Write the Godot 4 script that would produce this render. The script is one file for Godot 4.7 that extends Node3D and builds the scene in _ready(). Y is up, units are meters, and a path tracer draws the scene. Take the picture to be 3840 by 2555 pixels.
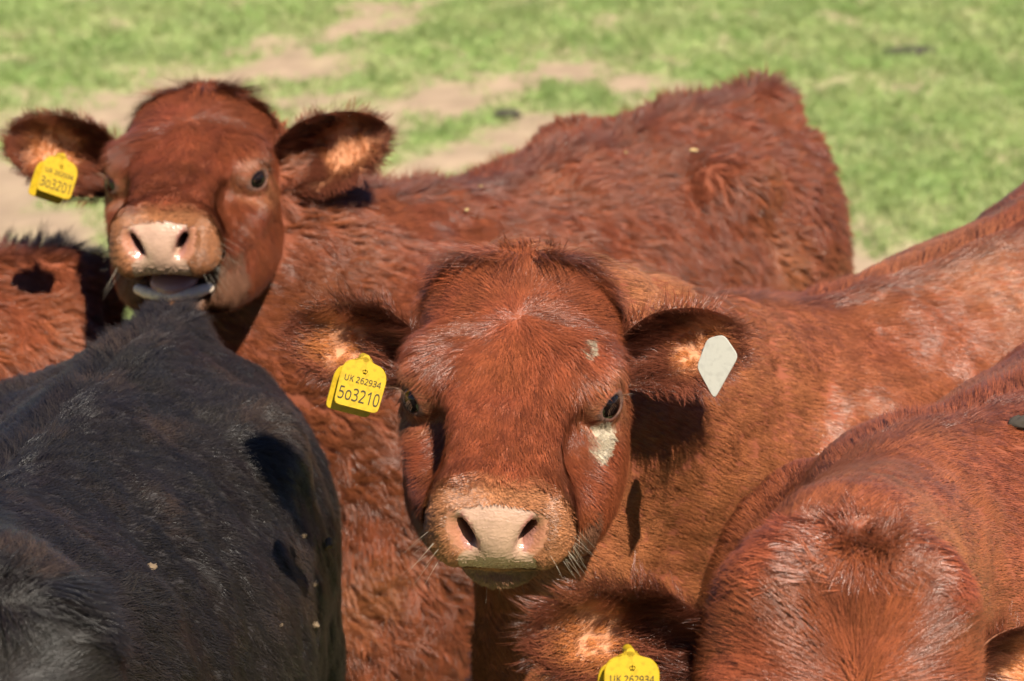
extends Node3D
# Cattle crowding up to the camera in a dry spring pasture.

var M := {}


func _ready() -> void:
	# camera
	var cam := Camera3D.new()
	cam.name = "camera"
	cam.position = Vector3(0, 2.15, 0)
	cam.rotation_degrees = Vector3(-17, 0, 0)
	cam.fov = 13.4
	cam.near = 0.1
	cam.far = 400.0
	cam.current = true
	var lens := CameraAttributesPhysical.new()
	lens.frustum_focal_length = 102.0
	lens.frustum_focus_distance = 2.80
	lens.exposure_aperture = 9.5
	cam.attributes = lens
	add_child(cam)
	cam_inv = cam.transform.affine_inverse()
	# sky, exposure
	var env := Environment.new()
	env.background_mode = Environment.BG_SKY
	env.sky = Sky.new()
	var sky := ProceduralSkyMaterial.new()
	sky.sky_top_color = Color(0.19, 0.27, 0.42)
	sky.sky_horizon_color = Color(0.44, 0.50, 0.57)
	sky.ground_bottom_color = Color(0.25, 0.27, 0.18)
	sky.ground_horizon_color = Color(0.45, 0.47, 0.38)
	env.sky.sky_material = sky
	env.tonemap_mode = Environment.TONE_MAPPER_LINEAR
	env.tonemap_exposure = 2.0
	env.sdfgi_enabled = true
	env.ssao_enabled = true
	env.ssil_enabled = true
	var we := WorldEnvironment.new()
	we.name = "environment"
	we.environment = env
	add_child(we)
	# sun: high, from the right and behind the camera
	var sun := DirectionalLight3D.new()
	sun.name = "sun"
	sun.light_color = Color(1.0, 0.965, 0.90)
	sun.light_energy = 1.6
	sun.light_angular_distance = 0.53
	sun.shadow_enabled = true
	add_child(sun)
	sun.look_at_from_position(Vector3.ZERO, -Vector3(0.25, 0.78, 0.57))

	nz.seed = 5
	nz.frequency = 1.0
	nz2.seed = 9
	nz2.frequency = 1.0
	nz2.fractal_octaves = 2
	make_materials()
	make_ground()
	make_tufts()
	make_cattle()
	make_tags()
	make_dirt()


func make_materials() -> void:
	var hide := StandardMaterial3D.new()
	hide.vertex_color_use_as_albedo = true
	hide.roughness = 0.85
	M.hide = hide
	var ear := StandardMaterial3D.new()
	ear.vertex_color_use_as_albedo = true
	ear.roughness = 0.8
	ear.backlight_enabled = true
	ear.backlight = Color(0.45, 0.15, 0.06)
	M.ear = ear
	var nose := StandardMaterial3D.new()
	nose.vertex_color_use_as_albedo = true
	nose.roughness = 0.38
	nose.metallic_specular = 0.5
	nose.clearcoat_enabled = true
	nose.clearcoat = 0.6
	nose.clearcoat_roughness = 0.15
	M.nose = nose
	var eye := StandardMaterial3D.new()
	eye.albedo_color = Color(0.06, 0.04, 0.035)
	eye.roughness = 0.04
	M.eye = eye
	var wh := StandardMaterial3D.new()
	wh.vertex_color_use_as_albedo = true
	wh.roughness = 0.35
	M.whisker = wh
	var tg := StandardMaterial3D.new()
	tg.albedo_color = Color(0.70, 0.54, 0.52)
	tg.roughness = 0.35
	M.tongue = tg
	var lp := StandardMaterial3D.new()
	lp.albedo_color = Color(0.93, 0.84, 0.75)
	lp.roughness = 0.4
	M.lip = lp
	var dg := StandardMaterial3D.new()
	dg.albedo_color = Color(0.20, 0.17, 0.14)
	dg.roughness = 0.9
	M.dung = dg
	var md := StandardMaterial3D.new()
	md.albedo_color = Color(0.42, 0.35, 0.27)
	md.roughness = 0.95
	M.mud = md
	var sw := StandardMaterial3D.new()
	sw.albedo_color = Color(0.72, 0.62, 0.42)
	sw.roughness = 0.8
	M.straw = sw
	var ball := SphereMesh.new()
	ball.radius = 0.0190
	ball.height = 0.038
	ball.radial_segments = 40
	ball.rings = 24
	M.ball = ball


# a head transform: where the eye line is, the angle of the face below the line of sight, turn and roll (degrees)
func pose(at: Vector3, face: float, turn: float, roll: float, s := 1.0) -> Transform3D:
	var bk := Vector3(0, sin(deg_to_rad(17.0)), cos(deg_to_rad(17.0)))
	var up := Vector3(0, bk.z, -bk.y)
	var g := deg_to_rad(face)
	var bs := Basis(Vector3.RIGHT, up * cos(g) + bk * sin(g), bk * cos(g) - up * sin(g))
	bs = bs.rotated(up, deg_to_rad(turn)).rotated(bk, deg_to_rad(roll))
	return Transform3D(bs * s, at)


# the ear's frame in the head: e = -1 or 1 for the image's left or right
func ear_at(hd: Transform3D, e: float, rise: float, back: float, face: float, s := 1.0, low := -0.03, zz := -0.085) -> Transform3D:
	var x := Vector3(e * cos(deg_to_rad(rise)) * cos(deg_to_rad(back)), sin(deg_to_rad(rise)), -sin(deg_to_rad(back))).normalized()
	var bk := hd.basis.inverse() * Vector3(0, sin(deg_to_rad(17.0)), cos(deg_to_rad(17.0)))
	var z := (bk.rotated(Vector3.RIGHT, deg_to_rad(face)) - x * bk.dot(x) * 0.8)
	z = (z - x * z.dot(x)).normalized()
	var y := z.cross(x) * e
	return hd * Transform3D(Basis(x, y, z) * s, Vector3(e * 0.092, low, zz))


func head_mesh(open: float, cell: float) -> Dictionary:
	var f := head_field(open)
	var hm := net(f, Vector3(-0.14, -0.19, -0.22), Vector3(0.14, 0.11, 0.28), cell)
	hm.n = smooth_normals(hm.v, hm.i)
	hm.f = f
	return hm


func make_cattle() -> void:
	var hm := head_mesh(0.0, 0.004)
	var hmo := head_mesh(0.042, 0.004)
	var hA := pose(Vector3(0.001, 1.210, -2.86), 38, -4, -1.5)
	make_cow("cow", "red-brown cow in the centre facing the camera with one yellow and one white ear tag", {
		"W": Vector3(0.285, 1.15, -3.33), "T": Vector3(1.02, 1.345, -3.98), "head": hA, "hm": hm, "seed": 1.0, "whisk": true, "hip": 0.14, "rump": 0.72, "sag": 0.03, "folds": true, "gold": 0.40, "ear": 0.85,
		"extra": [[hA * Vector3(0, -0.10, -0.07), Vector3(0.06, 0.84, -3.04), 0.065, 0.085], [Vector3(0.06, 0.84, -3.04), Vector3(0.17, 0.62, -3.18), 0.085, 0.13]], "muck": true, "poll": 0.055,
		"ears": [ear_at(hA, -1, 6, 18, 0, 1.06, -0.025), ear_at(hA, 1, 8, 22, 0, 0.98, -0.022)]})
	var hB := pose(Vector3(-0.449, 1.184, -3.90), 27, -5, 1)
	make_cow("cow_001", "red-brown cow at the back left with its mouth open and a curly coat", {
		"W": Vector3(-0.26, 1.10, -4.05), "T": Vector3(0.43, 1.12, -4.88), "head": hB, "hm": hmo, "ear": 0.6,
		"extra": [[Vector3(-0.20, 0.80, -3.98), Vector3(-0.215, 0.50, -3.98), 0.13, 0.105], [Vector3(-0.215, 0.50, -3.98), Vector3(-0.22, 0.30, -3.99), 0.105, 0.06]], "whisk": true, "open": 0.042, "seed": 2.0, "col": Color(0.215, 0.053, 0.021), "curl": 0.7, "len": 0.024, "den": 0.8,
		"ears": [ear_at(hB, -1, 26, 6, 0, 1.25, -0.035), ear_at(hB, 1, 26, 6, 0, 1.2, -0.035)]})
	var hD := pose(Vector3(0.275, 1.105, -2.22), 74, 0, -4, 1.05)
	make_cow("cow_002", "red-brown cow at the lower right looking down, forehead nearest the camera", {
		"W": Vector3(0.37, 1.22, -2.66), "T": Vector3(0.96, 1.25, -3.44), "head": hD, "hm": hm, "seed": 3.0, "gold": 0.15, "ear": 0.85, "hip": 0.08, "fore": 0.021, "poll": 0.026,
		"ears": [ear_at(hD, -1, 0, 5, 0, 1.02), ear_at(hD, 1, -22, 30, 0, 1.0, -0.045, -0.05)]})
	var hC := pose(Vector3(-0.42, 1.14, -2.05), 62, 0, 0)
	make_cow("cow_003", "black cow at the lower left seen over its back and rump", {
		"W": Vector3(-0.55, 1.15, -2.62), "T": Vector3(-0.432, 1.12, -3.50), "head": hC, "hm": hm, "seed": 4.0, "black": true, "col": BLACK, "len": 0.017, "tail": 1.0})
	var hE := pose(Vector3(-1.75, 1.05, -3.9), 38, -10, 0)
	make_cow("cow_004", "red-brown cow at the left edge of which only the rump shows", {
		"W": Vector3(-1.50, 1.05, -3.85), "T": Vector3(-0.66, 1.04, -4.09), "head": hE, "hm": hm, "seed": 5.0, "curl": 0.5, "s": 0.92, "len": 0.024})


# ---------------------------------------------------------------- pasture
# worn earth: from, to, half width
var trails := [[-0.5, -11.6, -0.86, -10.66, 0.30], [-0.86, -10.66, -1.11, -9.97, 0.42], [-1.11, -9.97, -1.45, -9.5, 0.5], [-1.45, -9.5, -1.6, -8.7, 0.6], [-1.6, -8.7, -1.5, -7.8, 0.7], [0.25, -10.5, -0.2, -10.1, 0.26], [-0.2, -10.1, -0.5, -9.6, 0.36], [-0.5, -9.6, -0.75, -9.2, 0.42], [0.1, -9.3, -0.35, -8.8, 0.40], [0.45, -10.2, 0.55, -10.15, 0.18], [0.9, -7.9, 1.2, -7.5, 0.35], [-1.0, -5.5, 1.0, -5.0, 1.5]]
# how bare the ground is at a point, 0 grass to 1 trodden earth
func bareness(x: float, z: float) -> float:
	var w := nz.get_noise_2d(x * 0.9, z * 0.55)
	var w2 := nz2.get_noise_2d(x * 3.2 + 40.0, z * 1.7)
	var d := 0.0
	for k in trails.size():
		var s: Array = trails[k]
		var a := Vector2(s[0], s[1])
		var ab := Vector2(s[2], s[3]) - a
		var p := Vector2(x, z) - a
		p -= ab * clampf(p.dot(ab) / ab.length_squared(), 0.0, 1.0)
		p.y *= 0.75
		d = maxf(d, 1.0 - p.length() / float(s[4]))
	return clampf(ss(-0.25, 0.95, d * 0.95 + w * 0.22 + w2 * 0.62 - 0.02), 0.0, 1.0)


func lines(lo: float, hi: float, step: float, far: float) -> PackedFloat32Array:
	var out := PackedFloat32Array()
	var g := far
	var left := PackedFloat32Array()
	var p := lo
	var st := step
	while p > -far:
		left.append(p)
		st *= 1.5
		p -= st
	left.append(-far)
	left.reverse()
	out.append_array(left)
	p = lo + step
	while p < hi:
		out.append(p)
		p += step
	st = step
	while p < far:
		out.append(p)
		st *= 1.5
		p += st
	out.append(far)
	return out


func make_ground() -> void:
	var xs := lines(-3.0, 3.0, 0.04, 200.0)
	var zs := lines(-12.6, -4.4, 0.04, 200.0)
	var v := PackedVector3Array()
	var c := PackedColorArray()
	var idx := PackedInt32Array()
	for z in zs:
		for x in xs:
			var b := bareness(x, z)
			var near := absf(x) < 3.2 and z < -4.0 and z > -13.0
			v.append(Vector3(x, (0.012 * nz.get_noise_2d(x * 2.0, z * 2.0) + 0.006 * nz2.get_noise_2d(x * 11.0, z * 11.0) - 0.008) if near else -0.008, z))
			var t := 1.0 + 0.22 * nz2.get_noise_2d(x * 6.0, z * 4.0) + 0.15 * nz2.get_noise_2d(x * 21.0, z * 21.0)
			c.append(Color(0.23 * t, 0.26 * t, 0.105 * t).lerp(Color(0.31 * t, 0.225 * t, 0.155 * t), b))
	var w := xs.size()
	for j in zs.size() - 1:
		for i in w - 1:
			var o := j * w + i
			idx.append_array(PackedInt32Array([o, o + 1, o + w, o + 1, o + w + 1, o + w]))
	var mat := StandardMaterial3D.new()
	mat.vertex_color_use_as_albedo = true
	mat.roughness = 0.95
	mat.metallic_specular = 0.2
	var o := node("ground", solid(v, smooth_normals(v, idx), idx, c), mat, self)
	o.set_meta("kind", "structure")
	# cropped grass
	var blade := strand_mesh(11, 0.055, 0.8, -0.6, 0.0, 0.0, 0.06, 0.3, 77)
	var gm := StandardMaterial3D.new()
	gm.vertex_color_use_as_albedo = true
	gm.roughness = 0.6
	gm.backlight_enabled = true
	gm.backlight = Color(0.35, 0.45, 0.10)
	var rng := RandomNumberGenerator.new()
	rng.seed = 31
	var buf := PackedFloat32Array()
	for k in 110000:
		var x := rng.randf_range(-2.9, 2.9)
		var z := rng.randf_range(-12.6, -4.4)
		var b := bareness(x, z)
		if rng.randf() < b * 1.05 - 0.04:
			continue
		var ln := rng.randf_range(0.014, 0.036) * (1.0 - 0.4 * b)
		var dir := Vector3(rng.randf_range(-0.6, 0.6), 1.0, rng.randf_range(-0.6, 0.6)).normalized()
		var xa := dir.cross(Vector3(rng.randf_range(-1, 1), 0, rng.randf_range(-1, 1))).normalized()
		var ya := dir.cross(xa)
		var t := 1.0 + 0.18 * nz2.get_noise_2d(x * 2.0, z * 1.4) + rng.randf_range(-0.2, 0.2)
		var yel := clampf(0.30 + 0.4 * nz.get_noise_2d(x * 1.6 + 9.0, z * 1.3) + rng.randf_range(-0.2, 0.25), 0.0, 1.0)
		var col := Color(0.215, 0.325, 0.090).lerp(Color(0.40, 0.40, 0.19), yel)
		xa *= ln * 0.8
		ya *= ln
		var za := dir * ln
		buf.append_array(PackedFloat32Array([xa.x, ya.x, za.x, x, xa.y, ya.y, za.y, -0.004, xa.z, ya.z, za.z, z, col.r * t, col.g * t, col.b * t, 1.0]))
	var mm := MultiMesh.new()
	mm.transform_format = MultiMesh.TRANSFORM_3D
	mm.use_colors = true
	mm.mesh = blade
	mm.instance_count = buf.size() / 16
	mm.buffer = buf
	var gi := MultiMeshInstance3D.new()
	gi.name = "grass"
	gi.multimesh = mm
	gi.material_override = gm
	gi.set_meta("kind", "stuff")
	gi.set_meta("label", "short cropped green grass of the pasture")
	gi.set_meta("category", "grass")
	add_child(gi)
const EYE := Vector3(0.0935, 0.014, 0.016)
var EYE_TURN := Basis(Vector3.UP, -0.68) * Basis(Vector3.BACK, 0.22)


func head_field(open := 0.0) -> Field:
	var f := Field.new()
	f.sym = true
	f.ell(Vector3(0, -0.015, -0.075), Vector3(0.106, 0.090, 0.115), 0.0)                # cranium
	f.ell(Vector3(0, 0.022, -0.130), Vector3(0.088, 0.058, 0.055), 0.05)                 # poll
	f.ell(Vector3(0.080, 0.036, -0.014), Vector3(0.034, 0.026, 0.040), 0.03)            # brow
	f.cap(Vector3(0, -0.002, -0.03), Vector3(0, -0.003, 0.160), 0.068, 0.053, 0.045, 1.16) # nasal bridge
	f.ell(Vector3(0.060, -0.078, -0.015), Vector3(0.050, 0.080, 0.130), 0.04)            # cheek
	f.cap(Vector3(0.088, -0.022, -0.01), Vector3(0.052, -0.040, 0.12), 0.020, 0.020, 0.04) # cheek bone
	f.cap(Vector3(0.058, -0.12, -0.07), Vector3(0.046, -0.070 - open * 0.8, 0.105), 0.045, 0.033, 0.05)   # jaw
	f.ell(Vector3(0, 0.002, 0.175), Vector3(0.057, 0.045, 0.047), 0.045)                # muzzle
	f.ell(Vector3(0.041, 0.010, 0.184), Vector3(0.022, 0.030, 0.036), 0.022)            # nostril wing
	f.ell(Vector3(0.040, -0.020, 0.180), Vector3(0.030, 0.026, 0.042), 0.020)           # upper lip
	f.ell(Vector3(0, -0.009, 0.186), Vector3(0.035, 0.032, 0.040), 0.015)               # nose plate
	f.ell(Vector3(0, -0.0555 - open, 0.164 - open * 0.3), Vector3(0.044, 0.026, 0.050), 0.004)  # chin
	f.cap(Vector3(0.050, 0.044, -0.01), Vector3(0.036, 0.036, 0.125), 0.016, 0.014, 0.022)   # edge of the face plane
	f.ell(Vector3(0.086, 0.006, 0.072), Vector3(0.028, 0.019, 0.045), 0.030, Basis(Vector3.UP, -0.2), true)   # hollow before the eye
	# nostrils: a wide shallow comma and the deep hole
	f.ell(Vector3(0.037, 0.014, 0.228), Vector3(0.0075, 0.023, 0.015), 0.012, Basis(Vector3.BACK, -0.58), true)
	f.ell(Vector3(0.029, 0.011, 0.210), Vector3(0.0048, 0.0165, 0.045), 0.005, Basis(Vector3.BACK, -0.50), true)
	if open > 0.0:
		f.ell(Vector3(0, -0.040 - open * 0.42, 0.19), Vector3(0.044, 0.004 + open * 0.55, 0.09), 0.008, Basis(Vector3.RIGHT, 0.12), true)
	# eyelids: a rounded swelling with an almond opening for the eyeball
	f.place = Transform3D(EYE_TURN, EYE)
	f.ell(Vector3(-0.002, 0, 0), Vector3(0.0225, 0.0205, 0.0235), 0.014)
	f.ell(Vector3(0.021, -0.0015, 0), Vector3(0.0145, 0.0112, 0.0162), 0.004, Basis(Vector3.RIGHT, 0.25), true)
	f.place = Transform3D()
	return f
# ---------------------------------------------------------------- cattle
const RED := Color(0.245, 0.062, 0.024)
const GOLD := Color(0.40, 0.160, 0.065)
const DARK_RED := Color(0.165, 0.048, 0.026)
const TAN := Color(0.36, 0.150, 0.068)
const BLACK := Color(0.021, 0.016, 0.014)

# values of the animal whose hair is being grown
var k_W := Vector3.ZERO
var k_T := Vector3.ZERO
var k_a := Vector3.ZERO
var k_lat := Vector3.ZERO
var k_head := Transform3D()
var k_hinv := Transform3D()
var k_col := RED
var k_curl := 0.0
var k_len := 0.02
var k_black := false
var k_muck := false
var k_poll := 0.055
var k_side := 1.0
var k_pass := 0
var k_gold := 0.0
var k_ear := 1.0
var k_fore := 0.016
var k_root := Vector3.ZERO
var k_hf: Field
var k_hl := PackedInt32Array()


func body_field(W: Vector3, T: Vector3, s: float, hd: Transform3D, tail_side := 0.0, hip_drop := 0.0, rump := 1.0, lift := 0.0) -> Field:
	var f := Field.new()
	var a := Vector3(T.x - W.x, 0, T.z - W.z).normalized()
	var up := Vector3.UP
	var lat := a.cross(up)
	var L := W.distance_to(T)
	var fr := Basis(lat, up, a)
	f.ell(W + a * L * 0.14 - up * 0.32 * s, Vector3(0.215, 0.31, 0.33) * s, 0.0, fr)        # chest
	f.ell((W + T) * 0.5 - up * (0.31 + maxf(T.y - W.y, 0.0) * 0.25) * s, Vector3(0.265, 0.29, 0.40) * s, 0.10, fr)       # barrel
	f.ell(T - a * L * 0.20 - up * (0.24 + hip_drop * 0.7) * s, Vector3(0.225 * rump, 0.23, 0.27) * s, 0.10, fr)       # rump
	f.cap(W - up * 0.055 * s, W + a * L * 0.5 - up * (0.085 - lift) * s, 0.055 * s, 0.060 * s, 0.06)   # spine
	f.cap(W + a * L * 0.5 - up * (0.085 - lift) * s, T - up * 0.055 * s, 0.060 * s, 0.05 * s, 0.06)
	for e: float in [-1.0, 1.0]:
		f.ell(T - a * L * 0.30 - up * (0.085 + hip_drop) * s + lat * e * 0.17 * rump * s, Vector3(0.05, 0.045, 0.07) * s, 0.07, fr)    # hook bone
		f.ell(T - a * 0.01 - up * 0.12 * s + lat * e * 0.085 * s, Vector3(0.04, 0.05, 0.05) * s, 0.06, fr)         # pin bone
		f.ell(W + a * 0.06 * s - up * 0.30 * s + lat * e * 0.15 * s, Vector3(0.075, 0.23, 0.13) * s, 0.08, fr)     # shoulder
		f.ell(T - a * 0.13 * s - up * 0.38 * s + lat * e * 0.12 * s, Vector3(0.095, 0.28, 0.19) * s, 0.08, fr)     # thigh
		# fore leg
		var sh := W + a * 0.02 * s - up * 0.50 * s + lat * e * 0.13 * s
		var knee := Vector3(sh.x, 0.34 * s, sh.z) + a * 0.01
		var fet := Vector3(knee.x, 0.11, knee.z)
		f.cap(sh, knee, 0.085 * s, 0.045 * s, 0.06)
		f.cap(knee, fet, 0.042 * s, 0.034 * s, 0.02)
		f.cap(fet, fet - a * 0.03 - up * 0.075, 0.042 * s, 0.050 * s, 0.02)
		# hind leg: stifle forward, hock backward, straight shank
		var hip := T - a * 0.20 * s - up * 0.42 * s + lat * e * 0.12 * s
		var stifle := T - a * 0.27 * s - up * 0.58 * s + lat * e * 0.13 * s
		var hock := Vector3(T.x, 0.42 * s, T.z) + a * 0.03 + lat * e * 0.12 * s
		var fetl := Vector3(T.x, 0.11, T.z) - a * 0.02 + lat * e * 0.12 * s
		f.cap(hip, stifle, 0.12 * s, 0.095 * s, 0.06)
		f.cap(stifle, hock, 0.085 * s, 0.045 * s, 0.05)
		f.cap(hock, fetl, 0.045 * s, 0.036 * s, 0.02)
		f.cap(fetl, fetl - a * 0.03 - up * 0.075, 0.042 * s, 0.050 * s, 0.02)
	# neck
	var hb := hd * Vector3(0, -0.03, -0.12)
	var nl := (hb - W).length()
	f.cap(W + a * 0.06 - up * 0.24 * s, hb, 0.19 * s, 0.095, 0.09, 0.78, lat)
	f.cap(W + a * 0.02 - up * 0.07 * s, hd * Vector3(0, 0.0, -0.14), 0.07 * s, 0.07, 0.08)
	f.cap(W - a * 0.10 - up * 0.48 * s, hd * Vector3(0, -0.11, -0.10), 0.12 * s, 0.06, 0.08, 0.7, lat)   # throat
	f.ell(W - a * 0.14 - up * 0.52 * s, Vector3(0.10, 0.13, 0.13) * s, 0.06, fr)                          # brisket
	# tail
	f.cap(T - up * 0.045 * s, T + a * 0.05 - up * 0.06 * s, 0.040 * s, 0.034, 0.04)
	var t0 := T + a * 0.05 - up * 0.06 * s
	var t1 := T + a * 0.075 - up * 0.30 * s + lat * tail_side * 0.02
	var t2 := T + a * 0.07 - up * 0.62 * s + lat * tail_side * 0.05
	f.cap(t0, t1, 0.032, 0.022, 0.02)
	f.cap(t1, t2, 0.022, 0.030, 0.01)
	return f


func ss(lo: float, hi: float, x: float) -> float:
	var t := clampf((x - lo) / (hi - lo), 0.0, 1.0)
	return t * t * (3.0 - 2.0 * t)


func hair_on_body(p: Vector3, n: Vector3) -> void:
	var q := k_hinv * p
	if q.length() < 0.24 and k_hf.dist(q, k_hl) < 0.004:
		h_den = 0.0
		return
	var along := (p - k_W).dot(k_a)
	var side := (p - k_W).dot(k_lat)
	var neck := 1.0 - ss(-0.10, 0.12, along)
	var back := k_a.lerp((k_W - k_head.origin).normalized(), neck)
	var down := ss(0.02, 0.22, absf(side)) * (1.0 - neck * 0.5)
	h_dir = back * (1.0 - 0.45 * down) + Vector3.DOWN * down * 0.9 + k_lat * signf(side) * (1.0 - down) * 0.5
	var w := nz.get_noise_3dv(p * 9.0)
	var w2 := nz.get_noise_3dv(p * 34.0 + Vector3(7, 3, 1))
	var w3 := nz2.get_noise_3dv(p * 2.6 + Vector3(k_side, 0, 0))
	# the curls sit on rump, thigh and brisket; ribs and neck lie flatter
	var curl := k_curl * clampf(0.55 + 0.9 * w3 + 0.5 * ss(0.3, 0.7, along), 0.15, 1.2)
	if k_curl > 0.6 and p.y < 0.80:
		curl = k_curl * 1.3
	h_dir = h_dir.rotated(n, w * (0.35 + curl * 1.5) + w2 * (0.12 + curl * 1.9))
	h_len = k_len * (1.0 + 0.3 * w + 0.25 * w3)
	if k_curl > 0.6 and p.y < 0.80:
		h_len *= 1.35
	h_wid = maxf(h_len * 0.8, 0.017)
	h_lift = 0.06 + 0.06 * w2 + curl * 0.25
	h_jit = 0.07 + curl * 0.15
	h_kind = (3 if w2 + w > 0.0 else 2) if curl > 0.3 else (6 if w + w2 > 0.1 else 0)
	if k_black:
		h_jit = 0.24
		h_kind = 0 if w2 > 0.0 else 1
	var ridge := (1.0 - ss(0.015, 0.05, absf(side))) * ss(0.2, 0.7, n.y) * ss(-0.3, 0.0, along)
	h_lift += 0.25 * ridge
	h_len *= 1.0 + 0.4 * ridge
	var b := 1.0 + 0.30 * w3 + 0.20 * nz2.get_noise_3dv(p * 17.0) + 0.12 * w2  # broad light and dark bands: the coat's sheen and shading painted into its colour
	h_col = Color(k_col.r * b, k_col.g * b * (1.0 + 0.15 * w), k_col.b * b)
	if not k_black:
		var gold := clampf(k_gold * (0.35 + 0.65 * neck) + 0.35 * ss(0.1, 0.6, w3), 0.0, 0.8)  # golden neck coat, plus noise patches of painted tan sheen
		h_col = h_col.lerp(Color(GOLD.r * b, GOLD.g * b, GOLD.b * b), gold)
	if k_black:
		var dust := ss(0.05, 0.5, nz2.get_noise_3dv(p * 7.0 + Vector3(3, 0, 0)))
		h_col = h_col.lerp(Color(0.060, 0.037, 0.026), 0.55 * dust)
	if ridge > 0.0 and not k_black:
		h_col = h_col.lerp(DARK_RED, ridge * 0.5)


func hair_on_head(p: Vector3, nn: Vector3) -> void:
	var q := k_hinv * p
	var n := (k_head.basis.inverse() * nn).normalized()
	h_den = bare(q, n)
	if h_den <= 0.0:
		return
	if k_pass == 1 and (q.z < 0.14 and not (k_muck and q.x > 0.04 and mucky(q, 0.0))):
		h_den = 0.0
		return
	var ax := absf(q.x)
	var sx := signf(q.x)
	var w := nz.get_noise_3dv(q * 14.0 + Vector3(k_side, 0, 0))
	var w2 := nz.get_noise_3dv(q * 45.0 + Vector3(0, k_side, 0))
	var v := q - Vector3(0.003, 0.08, -0.04)
	var d := Vector3(v.x * 1.3, v.y * 0.6, v.z)
	if v.z > 0.0:
		d = Vector3(v.x * 0.8, v.y * 0.3, v.z)
	d = d.normalized()
	var cheek := ss(0.055, 0.095, ax) * ss(0.05, -0.01, q.y)
	d = d.lerp(Vector3(0.0, -0.8, -0.35), cheek * 0.85)
	var stand := 0.0
	var pol := ss(-0.108, -0.150, q.z + w * 0.016)
	if pol > 0.0:
		var u := q - Vector3(0.006, 0.075, -0.178)
		d = d.lerp(Vector3(u.x * 2.2, u.y, u.z * 0.9).normalized(), pol)
		stand = exp(-(u.x * u.x + u.z * u.z) / 0.0006)
	h_dir = k_head.basis * d.rotated(n, w * 0.35 + w2 * 0.35)
	h_len = lerpf(k_fore, 0.0125, ss(-0.02, 0.12, q.z)) * (1.0 + 0.35 * w)
	h_len = lerpf(h_len, k_poll * lerpf(1.0, 0.55, ss(0.03, 0.075, ax)), pol * ss(0.0, 0.04, q.y + 0.01))
	h_lift = 0.10 + 0.08 * w2
	h_kind = 6 if w2 > -0.1 else 1
	h_jit = 0.10
	h_wid = maxf(0.0145, h_len * 0.8)
	if pol > 0.5:
		h_kind = 4 if w2 > -0.2 and ax < 0.06 else 6
		h_lift = 0.20 + 0.25 * maxf(w, 0.0) + 0.25 * stand
		h_wid = 0.034
		h_jit = 0.22
		if stand > 0.25:
			h_kind = 2
			h_len = 0.024
			h_wid = 0.018
			h_jit = 1.2
	var b := 1.0 + 0.25 * nz2.get_noise_3dv(q * 8.0) + 0.25 * nz2.get_noise_3dv(q * 40.0)
	var c := Color(k_col.r * b, k_col.g * b * (1.0 + 0.12 * w), k_col.b * b)
	if not k_black:
		# paler ring of short hair round the muzzle and the eyes
		var ring := ss(0.160, 0.186, q.z - q.y * 0.30 + w2 * 0.010 + w * 0.006)
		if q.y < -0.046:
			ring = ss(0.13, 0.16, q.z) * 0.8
		var eye := Vector3(ax - 0.098, (q.y - 0.014) * 1.1, q.z - 0.012).length()
		var round_eye := ss(0.050, 0.026, eye + w * 0.008)
		c = c.lerp(Color(TAN.r * b, TAN.g * b, TAN.b * b), maxf(ring * 0.9, round_eye * 0.75))
		if ring > 0.35:
			h_len = lerpf(h_len, 0.0045, ring)
			h_wid = lerpf(h_wid, 0.006, ring)
			h_kind = 5
			h_lift = 0.25
			if q.z > 0.175 and n.z > 0.2:
				h_dir = k_head.basis * Vector3(q.x, q.y * 0.3 - 0.02, 0.01)
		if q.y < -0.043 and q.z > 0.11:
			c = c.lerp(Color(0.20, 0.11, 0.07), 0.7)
		if eye < 0.036:
			h_len = minf(h_len, 0.0065)
			h_wid = 0.008
			h_dir = k_head.basis * Vector3(sx * (ax - 0.098), q.y - 0.014, q.z - 0.012)
			h_lift = 0.05
		if ring < 0.35 and k_pass == 1:
			h_den = 0.0
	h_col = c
	if k_muck:
		if mucky(q, w2 * 1.5):
			h_den = 0.5 if k_pass == 1 else 0.0
			h_len = 0.0045
			h_wid = 0.0045
			h_lift = 0.12
			h_jit = 0.5
			h_kind = 5
			h_col = Color(0.40 + 0.1 * w, 0.32 + 0.08 * w, 0.225 + 0.06 * w)


# 0 where the head is naked: nose, nostrils, inside of the mouth, the eyeball's surround
func bare(q: Vector3, n: Vector3) -> float:
	if nose_part(q, n) > 0.0:
		return 0.0
	if lid(q) < 1.0:
		return 0.0
	return 1.0


# under 1 in the opening between the eyelids
func lid(q: Vector3) -> float:
	var u := EYE_TURN.inverse() * (Vector3(absf(q.x), q.y, q.z) - EYE)
	u = u.rotated(Vector3.RIGHT, -0.25)
	return Vector2((u.y + 0.0015) / 0.0128, u.z / 0.0185).length() if u.x > 0.004 else 9.0


# 1 on the nose plate, 2 on the bare skin beside the nostrils, 0 elsewhere
func nose_part(q: Vector3, n: Vector3) -> float:
	if q.z < 0.175 or q.y < -0.0385 or q.y > 0.046:
		return 0.0
	var ax := absf(q.x)
	var wob := nz.get_noise_3dv(q * 120.0) * 0.0015
	var hw := 0.0250 + 0.0150 * ss(0.008, 0.030, q.y) + 0.0150 * ss(-0.004, -0.016, q.y) + wob
	if q.y < 0.043 + wob - ax * 0.10 - ax * ax * 2.0 and ax < hw and n.z > 0.0:
		return 1.0
	var e := Vector2(ax - 0.0365 - (q.y - 0.014) * 0.25, (q.y - 0.010) * 0.55)
	if e.length() < 0.0140 + wob:
		return 2.0
	return 0.0


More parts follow.
